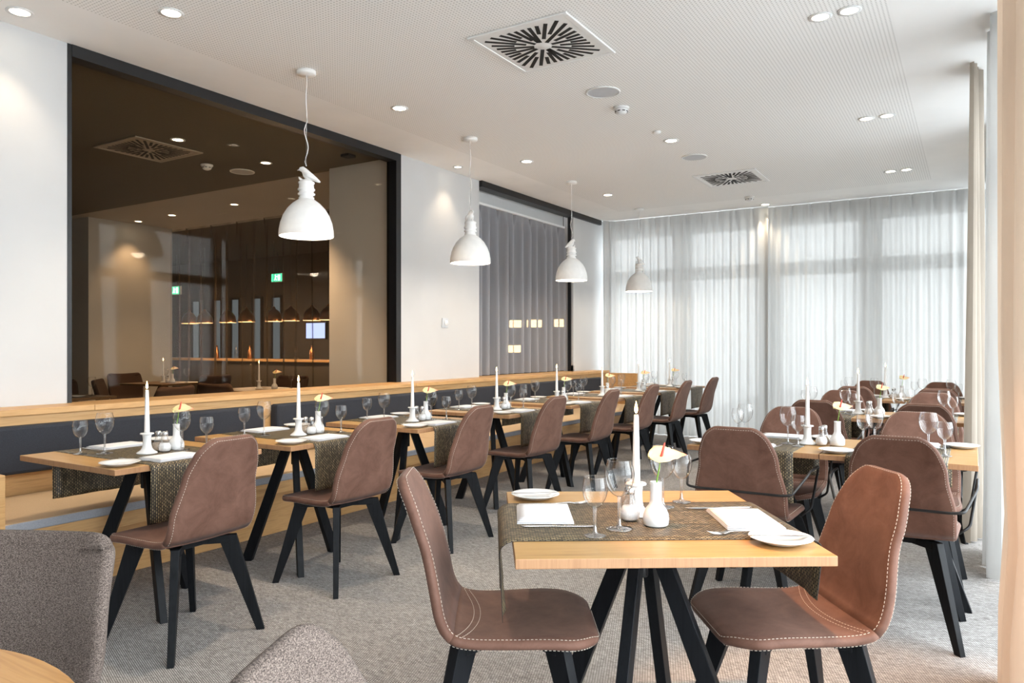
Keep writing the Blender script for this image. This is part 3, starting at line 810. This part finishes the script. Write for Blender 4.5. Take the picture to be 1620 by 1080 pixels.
# ------------------------------------------------------------------ tableware
def glass_proto(name, hgt, rb, rr, bowl0):
    t = thing(name)
    pr = []
    n = 14
    for k in range(n + 1):
        u = k / n   # bowl bottom to rim
        z = bowl0 + (hgt - bowl0) * u
        r_ = rb * math.sin(math.pi * (.02 + .62 * u ** .62)) if u < .99 else rr
        rmax = math.sin(math.pi * (.02 + .62)); pr.append((max(.004, r_), z))
    # blend the top to the rim radius
    pr = [(r_ + (rr - pr[-2][0]) * max(0, (k - 9) / 5) if k < n else rr, z) for k, (r_, z) in enumerate(pr)]
    pr[-1] = (rr, hgt)
    MB().lathe(pr, 32).build('bowl', M['wine_glass'], t)
    MB().lathe([(rr + .0002, hgt - .0007), (rr + .0006, hgt), (rr - .0006, hgt + .0004)], 32).build('rim', M['stem_glass'], t)
    MB().lathe([(.0060, bowl0 + .003), (.0050, bowl0 - .018), (.0042, .035), (.0050, .014), (.009, .007), (rb * .6, .0030), (rb * .86, .0022), (rb * .88, .0012), (rb * .86, .0004), (.001, .0004)], 28).build('stem_and_foot', M['stem_glass'], t)
    return t
g_small = glass_proto('small_wine_glass', .160, .0345, .030, .075)
g_big = glass_proto('large_wine_glass', .195, .0425, .034, .090)
def plate_proto():
    m_ = MB(); m_.lathe([(.0005, .0045), (.045, .0045), (.052, .006), (.066, .0125), (.081, .0165), (.0825, .0155), (.068, .0095), (.050, .0012), (.047, .0), (.0005, .0)], 40)
    return m_.build('bread_plate', M['porcelain'])
plate = plate_proto()
def napkin_proto():
    m_ = MB()
    def sheet(x0, x1, y0, y1, z0, z1, lift):
        b_ = len(m_.v); nx = 8; ny = 6
        for zz in (z0, z1):
            for i in range(nx + 1):
                for j in range(ny + 1):
                    u = i / nx; v_ = j / ny; e_ = min(u, 1 - u, v_, 1 - v_)
                    h_ = (lift * math.sin(u * 3.1) * math.sin(v_ * 2 + .6)) * (1 if zz == z1 else .0)
                    m_.v.append((x0 + (x1 - x0) * u, y0 + (y1 - y0) * v_, zz + h_ - (.002 if (e_ == 0 and zz == z1) else 0)))
        N1 = (nx + 1) * (ny + 1)
        for i in range(nx):
            for j in range(ny):
                a = b_ + i * (ny + 1) + j
                m_.face((a + N1, a + N1 + ny + 1, a + N1 + ny + 2, a + N1 + 1), 0, True); m_.face((a, a + 1, a + ny + 2, a + ny + 1), 0, True)
        for i in range(nx):
            for j, fl in ((0, 0), (ny, 1)):
                a = b_ + i * (ny + 1) + j; q = (a, a + ny + 1, a + ny + 1 + N1, a + N1); m_.face(q if not fl else tuple(reversed(q)), 0, False)
        for j in range(ny):
            for i, fl in ((0, 1), (nx, 0)):
                a = b_ + i * (ny + 1) + j; q = (a, a + 1, a + 1 + N1, a + N1); m_.face(q if not fl else tuple(reversed(q)), 0, False)
    sheet(-.083, .083, -.122, .122, 0, .0035, .0)
    sheet(-.081, .082, -.120, .118, .0042, .0075, .001)
    sheet(-.076, .080, -.112, .112, .0082, .0115, .003)
    return m_.build('folded_napkin', M['napkin'])
napkin = napkin_proto()
def knife_proto(name, ln):
    m_ = MB(); hs = ln * .42
    secs = [(-ln / 2, .0035, .0018), (-ln / 2 + .01, .0052, .003), (-ln / 2 + hs * .7, .0042, .0030), (-ln / 2 + hs, .0036, .0024), (-ln / 2 + hs + .012, .0075, .0011), (ln / 2 - .04, .0092, .0008), (ln / 2 - .012, .0065, .0006), (ln / 2, .0012, .0004)]
    rs = [[(x, w_ * math.cos(a), .003 + h_ * math.sin(a)) for a in [2 * math.pi * k / 8 for k in range(8)]] for x, w_, h_ in secs]
    m_.rings(rs); return m_.build(name, M['steel'])
def fork_proto():
    m_ = MB(); ln = .20
    secs = [(-.10, .0035, .0012, .003), (-.088, .0058, .0018, .003), (-.03, .0032, .0016, .003), (.018, .0028, .0016, .005), (.035, .0060, .0013, .006), (.052, .0112, .001, .003), (.060, .0118, .0009, .002)]
    m_.rings([[(x, w_ * math.cos(a), z + h_ * math.sin(a)) for a in [2 * math.pi * k / 8 for k in range(8)]] for x, w_, h_, z in secs])
    for k in range(4):
        y = -.0098 + .00653 * k
        m_.tube([(.058, y, .002), (.075, y, .0022), (.090, y * .95, .0045), (.100, y * .9, .008)], [.0016, .0014, .0012, .0005], 6)
    return m_.build('fork', M['steel'])
knife = knife_proto('table_knife', .215); bknife = knife_proto('butter_knife', .165); fork = fork_proto()
def holder_proto():
    return MB().lathe([(.0005, 0), (.046, 0), (.048, .003), (.044, .007), (.030, .016), (.022, .028), (.019, .045), (.0185, .070), (.020, .086), (.022, .090), (.031, .0925), (.0315, .096), (.0285, .099), (.016, .099), (.0145, .092), (.0145, .080), (.0005, .080)], 32).build('candle_holder', M['porcelain'])
holder = holder_proto()
def candle_proto():
    t = thing('taper_candle')
    MB().lathe([(.0005, 0), (.0125, 0), (.0118, .05), (.0100, .13), (.0080, .205), (.0072, .222), (.0062, .226), (.0005, .225)], 20).build('wax_body', M['wax'], t)
    MB().tube([(0, 0, .224), (.0005, 0, .230), (.001, 0, .234)], .0009, 6).build('wick', M['wick'], t)
    MB().lathe([(.0005, .230), (.0035, .233), (.0050, .239), (.0048, .246), (.0030, .255), (.0012, .263), (.0002, .268)], 14).build('flame', M['flame'], t)
    return t
candle = candle_proto()
def shaker_proto(name, fill):
    t = thing(name)
    MB().lathe([(.0005, .001), (.022, .001), (.028, .006), (.0300, .020), (.028, .034), (.019, .052), (.0140, .066), (.0135, .078)], 24).build('glass_body', M['shaker_glass'], t)
    MB().lathe([(.0005, .003), (.0215, .003), (.0265, .008), (.0285, .020), (.0265, .033), (.0215, .042), (.0005, .044)], 24).build('contents', M[fill], t)
    MB().lathe([(.0140, .078), (.0146, .080), (.0146, .093), (.0118, .099), (.0005, .101)], 20).build('cap', M['chrome'], t)
    return t
salt = shaker_proto('salt_shaker', 'salt'); pepper = shaker_proto('pepper_shaker', 'pepper')
def vase_proto():
    return MB().lathe([(.0005, 0), (.030, 0), (.036, .004), (.0375, .020), (.036, .034), (.030, .048), (.020, .060), (.0165, .072), (.0160, .120), (.0172, .126), (.0148, .126), (.0135, .118), (.0135, .07), (.0005, .069)], 32).build('bud_vase', M['porcelain'])
vase = vase_proto()
def flower_proto():
    t = thing('anthurium_flower')    # origin at the vase foot
    MB().tube([(0, 0, .073), (.003, 0, .13), (.010, 0, .165), (.012, 0, .185)], [.0024, .0022, .0020, .0018], 8).build('stem', M['green_stem'], t)
    m_ = MB(); uv = []; nx, ny = 14, 8
    for i in range(nx + 1):
        u = i / nx; x = -.022 + .112 * u
        w_ = lerp_tab([(0, .003), (.06, .017), (.22, .031), (.42, .030), (.68, .018), (.9, .006), (1, .0006)], u)
        for j in range(ny + 1):
            v_ = -1 + 2 * j / ny
            z = .192 + .010 * math.sin(u * 2.6) + .62 * v_ * w_ + .010 * v_ * v_ * (1 - u) + (.02 * (u - .7) if u > .7 else 0)
            m_.v.append((x, v_ * w_, z)); uv.append((u, j / ny))
    for i in range(nx):
        for j in range(ny):
            a = i * (ny + 1) + j; m_.face((a, a + ny + 1, a + ny + 2, a + 1), 0, True)
    o = m_.build('spathe', M['spathe'], t, uv=uv); so = o.modifiers.new('thick', 'SOLIDIFY'); so.thickness = .001
    MB().tube([(.012, 0, .188), (.018, 0, .205), (.023, 0, .225), (.026, 0, .238)], [.0035, .0042, .0036, .0015], 8).build('spadix', M['spadix'], t)
    return t
flower = flower_proto()
TZ = .7528
rj = random.Random(5)
def setting(ox, oy, ang, who, glasses=True, cutlery=True, jit=.006, scale_v=1.0, bk=False, nap=True):
    f = Vector((math.cos(ang), math.sin(ang), 0)); r_ = Vector((f.y, -f.x, 0))
    def P_(u, v_):
        q = Vector((ox, oy, 0)) + f * (u + rj.uniform(-jit, jit)) + r_ * (v_ * scale_v + rj.uniform(-jit, jit)); return q.x, q.y
    J = lambda a=4: R(rj.uniform(-a, a))
    x, y = P_(.095, -.295); put(plate, x, y, TZ, 0, 'bread plate %s' % who, 'plate', 'bread plates')
    if bk: x2, y2 = P_(.11, -.295); put(bknife, x, y, TZ + .0135, ang + R(180) + R(-2), 'butter knife lying on the bread plate %s' % who, 'knife', 'butter knives')
    if nap: x, y = P_(.105, -.045); put(napkin, x, y, TZ, ang + J(3), 'folded napkin %s' % who, 'napkin', 'folded napkins')
    if cutlery:
        x, y = P_(.135, .112); put(knife, x, y, TZ, ang + J(2), 'steel table knife %s' % who, 'knife', 'table knives')
        x, y = P_(.165, -.190); put(fork, x, y, TZ, ang + J(3) + R(12), 'steel fork %s' % who, 'fork', 'table forks')
    if glasses:
        x, y = P_(.225, .213); put(g_small, x, y, TZ, 0, 'small wine glass %s' % who, 'wine glass', 'small wine glasses')
        x, y = P_(.305, .140); put(g_big, x, y, TZ, 0, 'large wine glass %s' % who, 'wine glass', 'large wine glasses')
def centre(where, ch, pep, sal, va, fl_ang, candle_group='lit taper candles'):
    put(holder, ch[0], ch[1], TZ, 0, 'white porcelain candle holder %s' % where, 'candle holder', 'white candle holders')
    put(candle, ch[0], ch[1], TZ + .0805, 0, 'lit white taper candle %s' % where, 'candle', candle_group)
    if pep: put(pepper, pep[0], pep[1], TZ, 0, 'glass pepper shaker %s' % where, 'pepper shaker', 'pepper shakers')
    if sal: put(salt, sal[0], sal[1], TZ, 0, 'glass salt shaker %s' % where, 'salt shaker', 'salt shakers')
    put(vase, va[0], va[1], TZ, 0, 'white bud vase %s' % where, 'vase', 'white bud vases')
    put(flower, va[0], va[1], TZ, fl_ang, 'cream anthurium flower in the vase %s' % where, 'flower', 'anthurium flowers')
for i, (x, y, a) in enumerate(TB):
    cut = i < 5
    setting(x - .40, y, 0, 'on the bench side of the %s bench table from left' % ORD[i], cutlery=cut)
    setting(x + .40, y, math.pi, 'on the aisle side of the %s bench table from left' % ORD[i], cutlery=cut)
    centre('on the %s bench table from left' % ORD[i], (x + .07, y - .03), (x + .045, y + .045), (x + .09, y + .05), (x + .055, y + .135), HEAD + R(-5 + 12 * (i % 3)))
x, y = fg(-.40, 0); setting(x, y, FA, 'at the left end of the foreground table', jit=0, bk=True)
x, y = fg(.40, 0); setting(x, y, FA + math.pi, 'at the right end of the foreground table', jit=0, bk=True)
centre('on the foreground table', fg(-.012, .035), None, fg(-.045, -.035), fg(.018, -.100), HEAD + R(2))
put(pepper, *fg(-.022, .098), TZ, 0, 'glass pepper shaker on the foreground table', 'pepper shaker', 'pepper shakers')
for i, (x, y) in enumerate(RT):
    who = '%s table of %s row on the right' % (('left', 'right')[i % 2], RW[i // 2])
    cut = i < 2
    setting(x, y - .35, R(90), 'near side, ' + who, cutlery=cut, scale_v=.88)
    setting(x, y + .35, R(-90), 'far side, ' + who, cutlery=cut, scale_v=.88)
for r_ in range(3):
    y = 4.15 + ROWY[r_]
    centre('in the %s row on the right' % RW[r_], (-.745, y + .0), (-.668, y + .045), (-.672, y - .02), (-.600, y + .01), HEAD + R(10))

# ------------------------------------------------------------------ adjacent room contents
downs = [(-5.99, 4.01, H - .02, 16), (-6.0, 4.98, H - .02, 105), (-8.2, 6.30, H, 45), (-9.62, 6.35, H, 45), (-10.52, 6.40, H, 18), (-6.4, 6.75, H, 34), (-8.2, 2.3, H - .02, 14)]
nm = ['nearest to the glass on the left', 'nearest to the glass on the right', 'over the far zone, right one', 'over the far zone, middle one', 'at the lit pier', 'just before the brown curtain', 'over the left tables']
for (x, y, z, e), n_ in zip(downs, nm): downlight(x, y, 'ceiling downlight seen through the tinted glass, %s' % n_, e, z=z, group='downlights of the next room', r=.045, col=(1, .66, .36))
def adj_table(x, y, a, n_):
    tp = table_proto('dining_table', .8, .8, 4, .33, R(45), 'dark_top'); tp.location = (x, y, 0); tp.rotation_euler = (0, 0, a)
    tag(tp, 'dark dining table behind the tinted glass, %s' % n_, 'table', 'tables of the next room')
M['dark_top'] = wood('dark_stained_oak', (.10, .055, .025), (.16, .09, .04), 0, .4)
A1 = (-9.75, 6.30); A2 = (-7.95, 3.95); A3 = (-7.35, 6.0)
adj_table(*A1, R(10), 'the middle one by the pier'); adj_table(*A2, R(5), 'the left one'); 
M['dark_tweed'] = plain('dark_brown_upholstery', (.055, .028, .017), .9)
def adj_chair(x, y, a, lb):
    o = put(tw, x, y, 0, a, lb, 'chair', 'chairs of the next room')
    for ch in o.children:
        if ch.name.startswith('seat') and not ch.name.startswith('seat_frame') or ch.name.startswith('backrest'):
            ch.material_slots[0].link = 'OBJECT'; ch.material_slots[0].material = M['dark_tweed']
adj_table(*A3, R(0), 'the right one before the brown curtain')
adj_chair(-10.35, 6.25, R(0), 'dark brown chair behind the glass, warmly lit left of the middle table')
adj_chair(-9.2, 6.55, R(180), 'dark brown chair behind the glass, right of the middle table')
adj_chair(-8.75, 5.15, R(50), 'dark brown chair behind the glass, turned, between left and middle tables')
adj_chair(-8.95, 4.45, R(-20), 'dark brown chair behind the glass, far side of the left table')
adj_chair(-9.9, 4.95, R(0), 'dark brown chair behind the glass, half hidden at its left edge')
adj_chair(-7.05, 4.45, R(195), 'dark brown chair behind the glass, right of the left table, low in view')
adj_chair(-6.95, 5.35, R(95), 'dark brown chair behind the glass, near side of the right table')
adj_chair(-7.75, 6.65, R(-80), 'dark brown chair behind the glass, far side of the right table')
put(holder, A3[0], A3[1], .751, 0, 'white candle holder on the right dark table behind the glass', 'candle holder', 'white candle holders')
put(candle, A3[0], A3[1], .8315, 0, 'white taper candle on the right dark table behind the glass', 'candle', 'lit taper candles')
put(vase, A3[0] + .16, A3[1] + .1, .751, 0, 'white bud vase on the right dark table behind the glass', 'vase', 'white bud vases')
put(flower, A3[0] + .16, A3[1] + .1, .751, HEAD, 'cream anthurium flower on the right dark table behind the glass', 'flower', 'anthurium flowers')
for k, (dx, dy, n_) in enumerate([(-.15, .1, 'left'), (.25, .28, 'right')]): put(g_big, A3[0] + dx, A3[1] + dy, .751, 0, 'wine glass on the right dark table behind the glass, %s one' % n_, 'wine glass', 'large wine glasses')
put(flower, A1[0] + .14, A1[1] + .05, .751, HEAD, 'cream anthurium flower on the middle dark table behind the glass', 'flower', 'anthurium flowers')
put(holder, A1[0], A1[1], .751, 0, 'white candle holder on the middle dark table behind the glass', 'candle holder', 'white candle holders')
put(candle, A1[0], A1[1], .8315, 0, 'white taper candle on the middle dark table behind the glass', 'candle', 'lit taper candles')
put(vase, A1[0] + .14, A1[1] + .05, .751, 0, 'white bud vase on the middle dark table behind the glass', 'vase', 'white bud vases')
put(salt, A1[0] + .07, A1[1] + .02, .751, 0, 'glass salt shaker on the middle dark table behind the glass', 'salt shaker', 'salt shakers')
for k, (dx, dy, n_) in enumerate([(-.22, .18, 'left'), (.25, .2, 'right')]): put(g_big, A1[0] + dx, A1[1] + dy, .751, 0, 'wine glass on the middle dark table behind the glass, %s one' % n_, 'wine glass', 'large wine glasses')
for k, (dx, dy, n_) in enumerate([(-.2, -.1, 'left'), (.22, .1, 'right')]):
    put(plate, A2[0] + dx, A2[1] + dy, .751, 0, 'white plate on the left dark table behind the glass, %s one' % n_, 'plate', 'bread plates')
    put(g_big, A2[0] + dx * .6, A2[1] + dy + .2, .751, 0, 'wine glass on the left dark table behind the glass, %s one' % n_, 'wine glass', 'large wine glasses')
# hall beyond the brown curtain
t = thing('buffet_counter')
BX('counter_body', M['dark_paint'], -14.9, -8.7, 9.3, 9.8, 0, .98, parent=t, bevel=.004); BX('counter_top', M['oak_bench'], -14.95, -8.65, 9.25, 9.85, .98, 1.02, parent=t, bevel=.004)
tag(t, 'long counter in the hall beyond the brown sheer curtain', 'counter')
def hall_pendant():
    t = thing('copper_pendant')
    MB().lathe([(.15, 0), (.15, .03), (.13, .12), (.08, .19), (.03, .22), (.02, .26)], 24).build('lamp_shade', M['copper'], t)
    MB().lathe([(.145, .0), (.14, .03), (.06, .06), (.0005, .06)], 24).build('lit_inner_shade', M['copper_glow'], t)
    MB().tube([(0, 0, .26), (0, 0, 1.415)], .004, 6).build('cable', M['black_metal'], t)
    l = light('copper_lamp', 'POINT', (0, 0, -.06), 8, (1, .72, .45), shadow_soft_size=.08); l.parent = t
    return t
hp = hall_pendant()
for k, x in enumerate([-12.85, -12.3, -11.7, -11.1, -10.45, -9.95, -9.5, -9.05]):
    put(hp, x, 8.85 - .06 * (k % 2), 1.70, 0, 'lit copper pendant lamp beyond the brown curtain, number %s from the left' % ORD[k], 'pendant lamp', 'copper pendants in the hall')
for k, x in enumerate([-12.9, -12.3, -11.9, -10.6, -10.2]):
    tag(MB().lathe([(.0005, 0), (.04, 0), (.045, .02), (.04, .15), (.016, .20), (.016, .26), (.0005, .262)], 14).build('bottle', M['shaker_glass'] if k % 2 else M['copper'], loc=(x, 9.5, 1.021)), 'bottle on the hall counter, %s from the left' % ORD[k], 'bottle', 'bottles on the hall counter')
for k, x in enumerate([-14.8, -14.05, -13.45, -12.75, -12.15]):
    f = MB(); f.box(x - .16, x - .12, 10.34, 10.4, .1, 2.3); f.box(x + .12, x + .16, 10.34, 10.4, .1, 2.3); f.box(x - .12, x + .12, 10.34, 10.4, 2.26, 2.3); f.box(x - .12, x + .12, 10.34, 10.4, .1, .14)
    o = struct(f.build('window_%d' % (k + 4), M['black_metal'])); BX('window_pane', M['pale_pane'], x - .12, x + .12, 10.375, 10.385, .14, 2.26, parent=o)
t = thing('wall_screen'); t.location = (-11.0, 10.39, 1.57)
BX('bezel', M['black_metal'], -.28, .28, -.05, 0, -.17, .17, parent=t); BX('display', M['tv'], -.26, .26, -.053, -.051, -.15, .15, parent=t)
tag(t, 'small blue glowing screen on the hall wall beyond the brown curtain', 'screen')
def exit_sign(x, y, z, lb):
    t = thing('exit_sign'); t.location = (x, y, z)
    BX('housing', M['plastic'], -.16, .16, -.02, .02, -.085, .085, parent=t)
    BX('sign_panel', M['exit_green'], -.15, .15, -.024, -.021, -.075, .075, parent=t)
    m_ = MB()
    m_.cbox((-.035, -.026, .048), (.02, .003, .02)); m_.cbox((-.03, -.026, .015), (.022, .003, .045), 0, Matrix.Rotation(.3, 3, 'Y'))
    m_.cbox((-.015, -.026, -.03), (.014, .003, .05), 0, Matrix.Rotation(-.5, 3, 'Y')); m_.cbox((-.05, -.026, -.03), (.014, .003, .05), 0, Matrix.Rotation(.7, 3, 'Y'))
    m_.cbox((.07, -.026, 0), (.06, .003, .11)); m_.cbox((.01, -.026, .02), (.035, .003, .012))
    m_.build('running_figure', M['exit_white'], t)
    BX('hanger', M['black_metal'], -.005, .005, -.005, .005, .085, H - z - .001, parent=t)
    tag(t, lb, 'exit sign')
exit_sign(-13.8, 9.2, 2.40, 'green exit sign beyond the brown curtain, at its left edge')
exit_sign(-11.7, 10.0, 2.62, 'green exit sign beyond the brown curtain, near the white pendant lamp')
# hall seen through the grey curtain: warm drum lamps
for k, (x, y, z) in enumerate([(-6.08, 9.9, 1.56), (-5.76, 9.9, 1.56), (-5.28, 9.9, 1.56), (-6.02, 9.7, 1.17)]):
    t = thing('drum_lamp'); t.location = (x, y, z)
    MB().lathe([(.115, 0), (.115, .11)], 24, cap=True, sm=False).build('lamp_shade', M['copper_glow'], t)
    MB().tube([(0, 0, .11), (0, 0, H - z - .005)], .004, 6).build('cable', M['black_metal'], t)
    tag(t, 'warm lit drum lamp seen through the dark grey curtain, %s from the left' % ORD[k], 'lamp', 'drum lamps in the hall')
